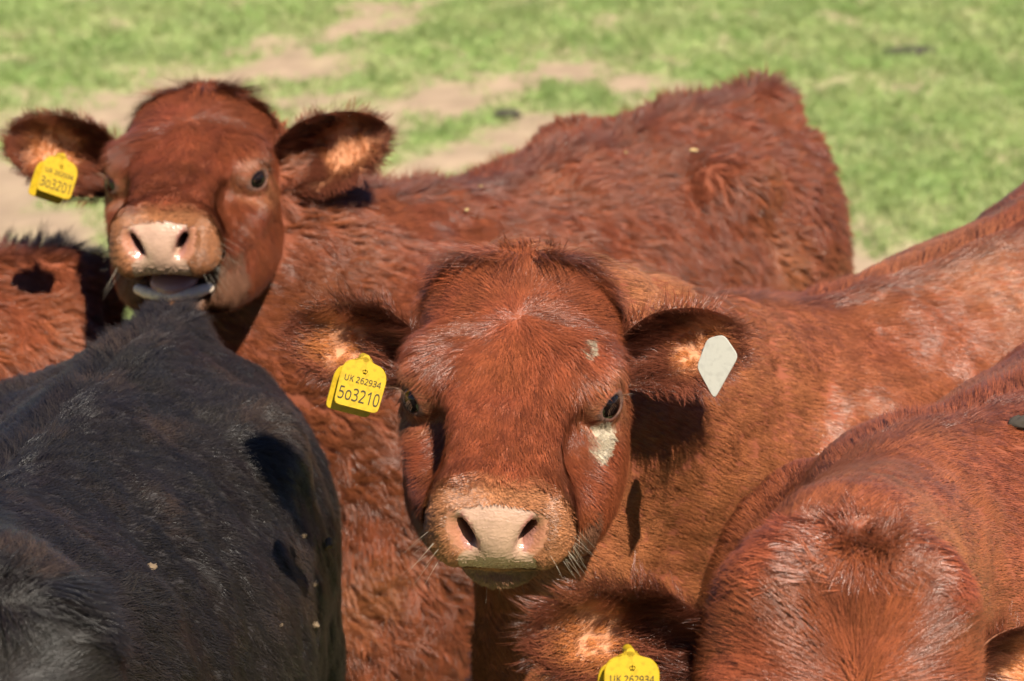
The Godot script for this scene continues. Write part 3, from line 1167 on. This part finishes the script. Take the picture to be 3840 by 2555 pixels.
func make_dirt() -> void:
	lump("dung_pat", "dark dung pat on the grass at the upper right", "dung", "dung pats on the pasture", Vector3(1.51, 0.0, -10.75), Vector3(0.11, 0.020, 0.07), 0.2, M.dung, 1)
	lump("dung_pat_001", "dark dung pat on bare earth above the centre cow", "dung", "dung pats on the pasture", Vector3(-0.02, 0.0, -9.67), Vector3(0.055, 0.016, 0.045), 0.9, M.dung, 2)
	var clumps := [
		[Vector3(-0.245, 0.956, -3.134), 0.011, "beige mud flake stuck high on the black cow's hip"], [Vector3(-0.230, 0.904, -3.114), 0.012, "mud clod low on the black cow's thigh, nearest its tail"],
		[Vector3(-0.226, 0.871, -3.071), 0.009, "small mud clod in the middle of the black cow's thigh"], [Vector3(-0.371, 1.060, -2.769), 0.010, "mud clod on the black cow's ribs behind its shoulder"],
		[Vector3(-0.223, 0.915, -3.218), 0.016, "largest dung clod hanging at the black cow's rear edge"], [Vector3(-0.257, 0.920, -2.952), 0.007, "tiny mud flake on the black cow's flank near the bottom"],
		[Vector3(-0.249, 1.057, -3.224), 0.010, "pale mud clod on the upper right edge of the black cow's rump"]]
	for i in clumps.size():
		lump("mud_clod" + ("_%03d" % i if i else ""), clumps[i][2], "mud", "mud clods stuck to the black cow", clumps[i][0], Vector3(0.8, 0.4, 0.55) * float(clumps[i][1]), i * 1.3, M.mud, 10 + i)
	lump("dung_clod", "dark dung clod on the spine of the cow at the right edge", "dung", "dung on the cattle", Vector3(0.512, 1.220, -2.760), Vector3(0.013, 0.007, 0.008), 0.4, M.dung, 30)
	var straws := [
		[Vector3(0.292, 1.083, -4.535), 0.010, "bright yellow straw fleck high on the curly cow's hip"], [Vector3(-0.067, 1.080, -4.163), 0.006, "pale straw fleck on the curly cow's back near the centre cow's poll"],
		[Vector3(0.181, 1.090, -4.490), 0.006, "small straw fleck halfway along the curly cow's spine"], [Vector3(-0.048, 1.096, -4.245), 0.005, "whitish fleck on the curly cow's withers"],
		[Vector3(0.240, 1.034, -4.412), 0.006, "grey fleck in the middle of the curly cow's flank"]]
	for i in straws.size():
		lump("straw_fleck" + ("_%03d" % i if i else ""), straws[i][2], "straw", "straw flecks on the curly cow", straws[i][0], Vector3(0.8, 0.25, 0.3) * float(straws[i][1]), i * 0.9, M.straw, 40 + i)
# ---------------------------------------------------------------- hair
var h_dir := Vector3.ZERO
var h_len := 0.02
var h_wid := 0.02
var h_lift := 0.15
var h_den := 1.0
var h_kind := 0
var h_col := Color.WHITE
var h_jit := 0.12
var tufts: Array[ArrayMesh] = []
var hair_mat: Array[StandardMaterial3D] = []
var eye_at := Vector3(0, 2.15, 0)
var cam_inv := Transform3D()
var nz := FastNoiseLite.new()
var nz2 := FastNoiseLite.new()


func strand_mesh(count: int, width: float, spread: float, conv: float, rise: float, bend: float, wave: float, tint: float, sd: int, droop := 0.0) -> ArrayMesh:
	var rng := RandomNumberGenerator.new()
	rng.seed = sd
	var v := PackedVector3Array()
	var n := PackedVector3Array()
	var c := PackedColorArray()
	var idx := PackedInt32Array()
	for s in count:
		var x0 := rng.randf_range(-spread, spread)
		var z0 := rng.randf_range(-0.5, 0.5)
		var ln := rng.randf_range(0.65, 1.1)
		var lift := rise * rng.randf_range(0.3, 1.3)
		var side := rng.randf_range(-0.12, 0.12)
		var ph := rng.randf() * TAU
		var w := width * rng.randf_range(0.6, 1.3)
		var b := rng.randf_range(1.0 - tint, 1.0 + tint)
		var col := Color(b, b * rng.randf_range(0.93, 1.07), b * rng.randf_range(0.9, 1.1))
		var base := v.size()
		var path := PackedVector3Array()
		for q in 5:
			var t := q / 4.0
			path.append(Vector3(x0 * (1.0 - conv * t) + side * t + bend * t * t + wave * sin(ph + t * 5.0), lift * (t - 0.55 * t * t) - droop * t * t + 0.01 + wave * 0.6 * cos(ph + t * 5.0) * t, z0 + t * ln))
		for q in 5:
			var t := q / 4.0
			var dir := (path[mini(q + 1, 4)] - path[maxi(q - 1, 0)]).normalized()
			var sv := dir.cross(Vector3.UP).normalized()
			var up := sv.cross(dir).normalized()
			var ww := w * (1.0 - 0.85 * t * t)
			if q == 4:
				v.append(path[q]); n.append(up); c.append(col)
			else:
				v.append(path[q] - sv * ww); n.append((up - sv * 0.9).normalized()); c.append(col)
				v.append(path[q] + sv * ww); n.append((up + sv * 0.9).normalized()); c.append(col)
		for q in 3:
			var o := base + q * 2
			idx.append_array(PackedInt32Array([o, o + 2, o + 1, o + 1, o + 2, o + 3]))
		idx.append_array(PackedInt32Array([base + 6, base + 8, base + 7]))
	return solid(v, n, idx, c)


func make_tufts() -> void:
	# 0 sleek, 1 sleek leaning, 2 fluffy, 3 curl, 4 long fine, 5 short stubble
	tufts.append(strand_mesh(16, 0.017, 0.36, 0.25, 0.20, 0.0, 0.012, 0.5, 11))
	tufts.append(strand_mesh(16, 0.017, 0.36, 0.75, 0.30, 0.10, 0.02, 0.5, 12))
	tufts.append(strand_mesh(16, 0.015, 0.34, 0.25, 0.55, -0.08, 0.05, 0.5, 13))
	tufts.append(strand_mesh(16, 0.016, 0.28, 0.75, 0.50, 0.22, 0.09, 0.45, 14))
	tufts.append(strand_mesh(12, 0.008, 0.20, 0.40, 0.25, 0.05, 0.03, 0.5, 15, 0.42))
	tufts.append(strand_mesh(18, 0.035, 0.55, 0.00, 0.45, 0.0, 0.02, 0.25, 16))
	tufts.append(strand_mesh(26, 0.0115, 0.40, 0.15, 0.18, 0.0, 0.010, 0.32, 17))
	for i in 2:
		var m := StandardMaterial3D.new()
		m.resource_name = ["red_hair", "black_hair"][i]
		m.vertex_color_use_as_albedo = true
		m.roughness = [0.28, 0.34][i]
		m.metallic_specular = [0.48, 0.42][i]
		hair_mat.append(m)


func grow(v: PackedVector3Array, n: PackedVector3Array, idx: PackedInt32Array, most: float, how: Callable, out: Array, sd: int) -> void:
	var rng := RandomNumberGenerator.new()
	rng.seed = sd
	for t in range(0, idx.size(), 3):
		var p0 := v[idx[t]]
		var e1 := v[idx[t + 1]] - p0
		var e2 := v[idx[t + 2]] - p0
		var want := e1.cross(e2).length() * 0.5 * most
		# thin out what turns away from the camera or lies outside the frame
		var nt := n[idx[t]]
		var q := cam_inv * p0
		var away := nt.dot((eye_at - p0).normalized())
		var lim := -q.z
		if absf(q.x) > lim * 0.22 + 0.15 or absf(q.y) > lim * 0.14 + 0.10:
			want *= 0.3
		elif away < -0.25:
			want *= 0.15
		var many := int(want)
		if rng.randf() < want - many:
			many += 1
		for m in many:
			var a := rng.randf()
			var b := rng.randf()
			if a + b > 1.0:
				a = 1.0 - a
				b = 1.0 - b
			var p := p0 + e1 * a + e2 * b
			var nn := (nt * (1.0 - a - b) + n[idx[t + 1]] * a + n[idx[t + 2]] * b).normalized()
			h_den = 1.0
			h_jit = 0.12
			how.call(p, nn)
			if rng.randf() > h_den:
				continue
			var d := h_dir - nn * nn.dot(h_dir)
			if d.length_squared() < 1e-8:
				d = nn.cross(Vector3.RIGHT)
			d = d.normalized().rotated(nn, rng.randfn(0.0, h_jit))
			var lift := h_lift * rng.randf_range(0.5, 1.5)
			var z := d * cos(lift) + nn * sin(lift)
			var y := nn * cos(lift) - d * sin(lift)
			var x := y.cross(z)
			var ln := h_len * rng.randf_range(0.75, 1.25)
			z *= ln
			y *= ln
			x *= h_wid
			var br := rng.randf_range(0.68, 1.30)
			var buf: PackedFloat32Array = out[h_kind]
			buf.append(x.x); buf.append(y.x); buf.append(z.x); buf.append(p.x)
			buf.append(x.y); buf.append(y.y); buf.append(z.y); buf.append(p.y)
			buf.append(x.z); buf.append(y.z); buf.append(z.z); buf.append(p.z)
			buf.append(h_col.r * br); buf.append(h_col.g * br); buf.append(h_col.b * br); buf.append(1.0)
			out[h_kind] = buf


func new_out() -> Array:
	var out := []
	for i in tufts.size():
		out.append(PackedFloat32Array())
	return out


func plant(out: Array, called: String, mat: int, parent: Node3D, root: Vector3, label := "") -> void:
	for i in tufts.size():
		var buf: PackedFloat32Array = out[i]
		if buf.is_empty():
			continue
		for o in range(0, buf.size(), 16):
			buf[o + 3] -= root.x
			buf[o + 7] -= root.y
			buf[o + 11] -= root.z
		var mm := MultiMesh.new()
		mm.transform_format = MultiMesh.TRANSFORM_3D
		mm.use_colors = true
		mm.mesh = tufts[i]
		mm.instance_count = buf.size() / 16
		mm.buffer = buf
		hairs += mm.instance_count
		var mi := MultiMeshInstance3D.new()
		mi.name = called
		mi.multimesh = mm
		mi.material_override = hair_mat[mat]
		mi.set_meta("kind", "stuff")
		parent.add_child(mi, true)
var hairs := 0
class Field:
	# smooth union of tapered capsules and ellipsoids
	var kind := PackedInt32Array()
	var sub := PackedInt32Array()
	var a := PackedVector3Array()
	var b := PackedVector3Array()
	var ra := PackedFloat32Array()
	var rb := PackedFloat32Array()
	var k := PackedFloat32Array()
	var axis := PackedVector3Array()
	var flat := PackedFloat32Array()
	var inv: Array[Basis] = []
	var bc := PackedVector3Array()
	var br := PackedFloat32Array()
	var sym := false
	var place := Transform3D()
	func cap(p: Vector3, q: Vector3, rp: float, rq: float, kk := 0.05, squash := 1.0, ax := Vector3.RIGHT) -> void:
		kind.append(0); sub.append(0); a.append(place * p); b.append(place * q); ra.append(rp); rb.append(rq); k.append(kk)
		axis.append((place.basis * ax).normalized()); flat.append(1.0 / squash - 1.0); inv.append(Basis())
		bc.append(place * ((p + q) * 0.5)); br.append(p.distance_to(q) * 0.5 + maxf(rp, rq) * maxf(1.0, squash))
	func ell(c: Vector3, r: Vector3, kk := 0.05, turn := Basis(), cut := false) -> void:
		kind.append(1); sub.append(1 if cut else 0); a.append(place * c); b.append(r); ra.append(minf(r.x, minf(r.y, r.z))); rb.append(0.0); k.append(kk)
		axis.append(Vector3.RIGHT); flat.append(0.0); inv.append((place.basis * turn).inverse())
		bc.append(place * c); br.append(maxf(r.x, maxf(r.y, r.z)))
	func near(c: Vector3, reach: float, best: float) -> PackedInt32Array:
		var out := PackedInt32Array()
		var p := Vector3(absf(c.x), c.y, c.z) if sym else c
		for i in kind.size():
			if p.distance_to(bc[i]) - br[i] < (best + reach) * 1.4 + k[i] * 1.5 + 0.01:
				out.append(i)
		return out
	func dist(c: Vector3, list: PackedInt32Array) -> float:
		var p := Vector3(absf(c.x), c.y, c.z) if sym else c
		var d := 9.0
		for i in list:
			var e: float
			var q := p - a[i]
			if kind[i] == 0:
				var ab := b[i] - a[i]
				var h := clampf(q.dot(ab) / maxf(ab.length_squared(), 1e-9), 0.0, 1.0)
				q -= ab * h
				if flat[i] != 0.0:
					q += axis[i] * (q.dot(axis[i]) * flat[i])
				e = q.length() - lerpf(ra[i], rb[i], h)
			else:
				q = inv[i] * q
				var r := b[i]
				var s := q / r
				var k0 := s.length()
				var k1 := (s / r).length()
				e = k0 * (k0 - 1.0) / k1 if k1 > 1e-6 else -ra[i]
			var kk := k[i]
			if sub[i] == 1:
				e = -e
				var h2 := maxf(kk - absf(d - e), 0.0)
				d = maxf(d, e) + (h2 * h2 / (4.0 * kk) if kk > 0.0 else 0.0)
			else:
				var h1 := maxf(kk - absf(d - e), 0.0)
				d = minf(d, e) - (h1 * h1 / (4.0 * kk) if kk > 0.0 else 0.0)
		return d


func every(f: Field) -> PackedInt32Array:
	var out := PackedInt32Array()
	for i in f.kind.size():
		out.append(i)
	return out


# surface nets over the blocks that the surface crosses
func net(f: Field, lo: Vector3, hi: Vector3, h: float) -> Dictionary:
	var bxn := int(ceil((hi.x - lo.x) / h / 4.0))
	var byn := int(ceil((hi.y - lo.y) / h / 4.0))
	var bzn := int(ceil((hi.z - lo.z) / h / 4.0))
	var nx := bxn * 4 + 1
	var ny := byn * 4 + 1
	var nz := bzn * 4 + 1
	var vals := PackedFloat32Array()
	vals.resize(nx * ny * nz)
	vals.fill(9.0)
	var vid := PackedInt32Array()
	vid.resize(nx * ny * nz)
	vid.fill(-1)
	var all := every(f)
	var active := PackedInt32Array()
	var big := 4.0 * h
	var half := big * 0.8661
	var coarse := PackedInt32Array()
	var wide := 4.0 * big
	for cz in int(ceil(bzn / 4.0)):
		for cy in int(ceil(byn / 4.0)):
			for cx in int(ceil(bxn / 4.0)):
				var cc := lo + Vector3(cx + 0.5, cy + 0.5, cz + 0.5) * wide
				if absf(f.dist(cc, all)) > wide * 0.8661 * 1.4 + 0.01:
					continue
				var some := f.near(cc, wide * 0.9, wide * 0.9)
				for bz in range(cz * 4, mini(cz * 4 + 4, bzn)):
					for by in range(cy * 4, mini(cy * 4 + 4, byn)):
						for bx in range(cx * 4, mini(cx * 4 + 4, bxn)):
							var c := lo + Vector3(bx + 0.5, by + 0.5, bz + 0.5) * big
							var d := f.dist(c, some)
							if absf(d) > half * 1.25:
								continue
							active.append(bx); active.append(by); active.append(bz)
							var list := f.near(c, half, absf(d) + half)
							for k in 5:
								for j in 5:
									var row := ((bz * 4 + k) * ny + by * 4 + j) * nx + bx * 4
									for i in 5:
										if vals[row + i] == 9.0:
											vals[row + i] = f.dist(lo + Vector3(bx * 4 + i, by * 4 + j, bz * 4 + k) * h, list)
	var verts := PackedVector3Array()
	var cells := PackedInt32Array()
	var off := PackedInt32Array([0, 1, nx, nx + 1, nx * ny, nx * ny + 1, nx * ny + nx, nx * ny + nx + 1])
	var ea := PackedInt32Array([0, 2, 4, 6, 0, 1, 4, 5, 0, 1, 2, 3])
	var eb := PackedInt32Array([1, 3, 5, 7, 2, 3, 6, 7, 4, 5, 6, 7])
	for n in range(0, active.size(), 3):
		for k in 4:
			for j in 4:
				for i in 4:
					var x := active[n] * 4 + i
					var y := active[n + 1] * 4 + j
					var z := active[n + 2] * 4 + k
					var at := (z * ny + y) * nx + x
					var neg := 0
					for c in 8:
						if vals[at + off[c]] < 0.0:
							neg += 1
					if neg == 0 or neg == 8:
						continue
					var sum := Vector3.ZERO
					var cnt := 0
					for e in 12:
						var va := vals[at + off[ea[e]]]
						var vb := vals[at + off[eb[e]]]
						if (va < 0.0) != (vb < 0.0):
							var t := va / (va - vb)
							var pa := Vector3(ea[e] & 1, (ea[e] >> 1) & 1, ea[e] >> 2)
							var pb := Vector3(eb[e] & 1, (eb[e] >> 1) & 1, eb[e] >> 2)
							sum += pa.lerp(pb, t)
							cnt += 1
					vid[at] = verts.size()
					cells.append(at)
					verts.append(lo + (Vector3(x, y, z) + sum / cnt) * h)
	var idx := PackedInt32Array()
	var steps := [[1, nx, nx * ny], [nx, nx * ny, 1], [nx * ny, 1, nx]]
	for at in cells:
		for s in 3:
			var st: Array = steps[s]
			var u: int = st[1]
			var v: int = st[2]
			var va := vals[at]
			var vb := vals[at + int(st[0])]
			if (va < 0.0) == (vb < 0.0) or vb == 9.0 or at - u - v < 0:
				continue
			var q0 := vid[at]
			var q1 := vid[at - u]
			var q2 := vid[at - u - v]
			var q3 := vid[at - v]
			if q1 < 0 or q2 < 0 or q3 < 0:
				continue
			if va < 0.0:
				idx.append_array(PackedInt32Array([q0, q2, q1, q0, q3, q2]))
			else:
				idx.append_array(PackedInt32Array([q0, q1, q2, q0, q2, q3]))
	return {"v": verts, "i": idx}


func smooth_normals(v: PackedVector3Array, idx: PackedInt32Array) -> PackedVector3Array:
	var n := PackedVector3Array()
	n.resize(v.size())
	for t in range(0, idx.size(), 3):
		var p := v[idx[t]]
		var fn := (v[idx[t + 2]] - p).cross(v[idx[t + 1]] - p)
		for c in 3:
			n[idx[t + c]] += fn
	for i in n.size():
		n[i] = n[i].normalized()
	return n


func solid(v: PackedVector3Array, n: PackedVector3Array, idx: PackedInt32Array, col := PackedColorArray(), uv := PackedVector2Array()) -> ArrayMesh:
	var arr := []
	arr.resize(Mesh.ARRAY_MAX)
	arr[Mesh.ARRAY_VERTEX] = v
	arr[Mesh.ARRAY_NORMAL] = n
	arr[Mesh.ARRAY_INDEX] = idx
	if col.size():
		arr[Mesh.ARRAY_COLOR] = col
	if uv.size():
		arr[Mesh.ARRAY_TEX_UV] = uv
	var m := ArrayMesh.new()
	m.add_surface_from_arrays(Mesh.PRIMITIVE_TRIANGLES, arr)
	return m
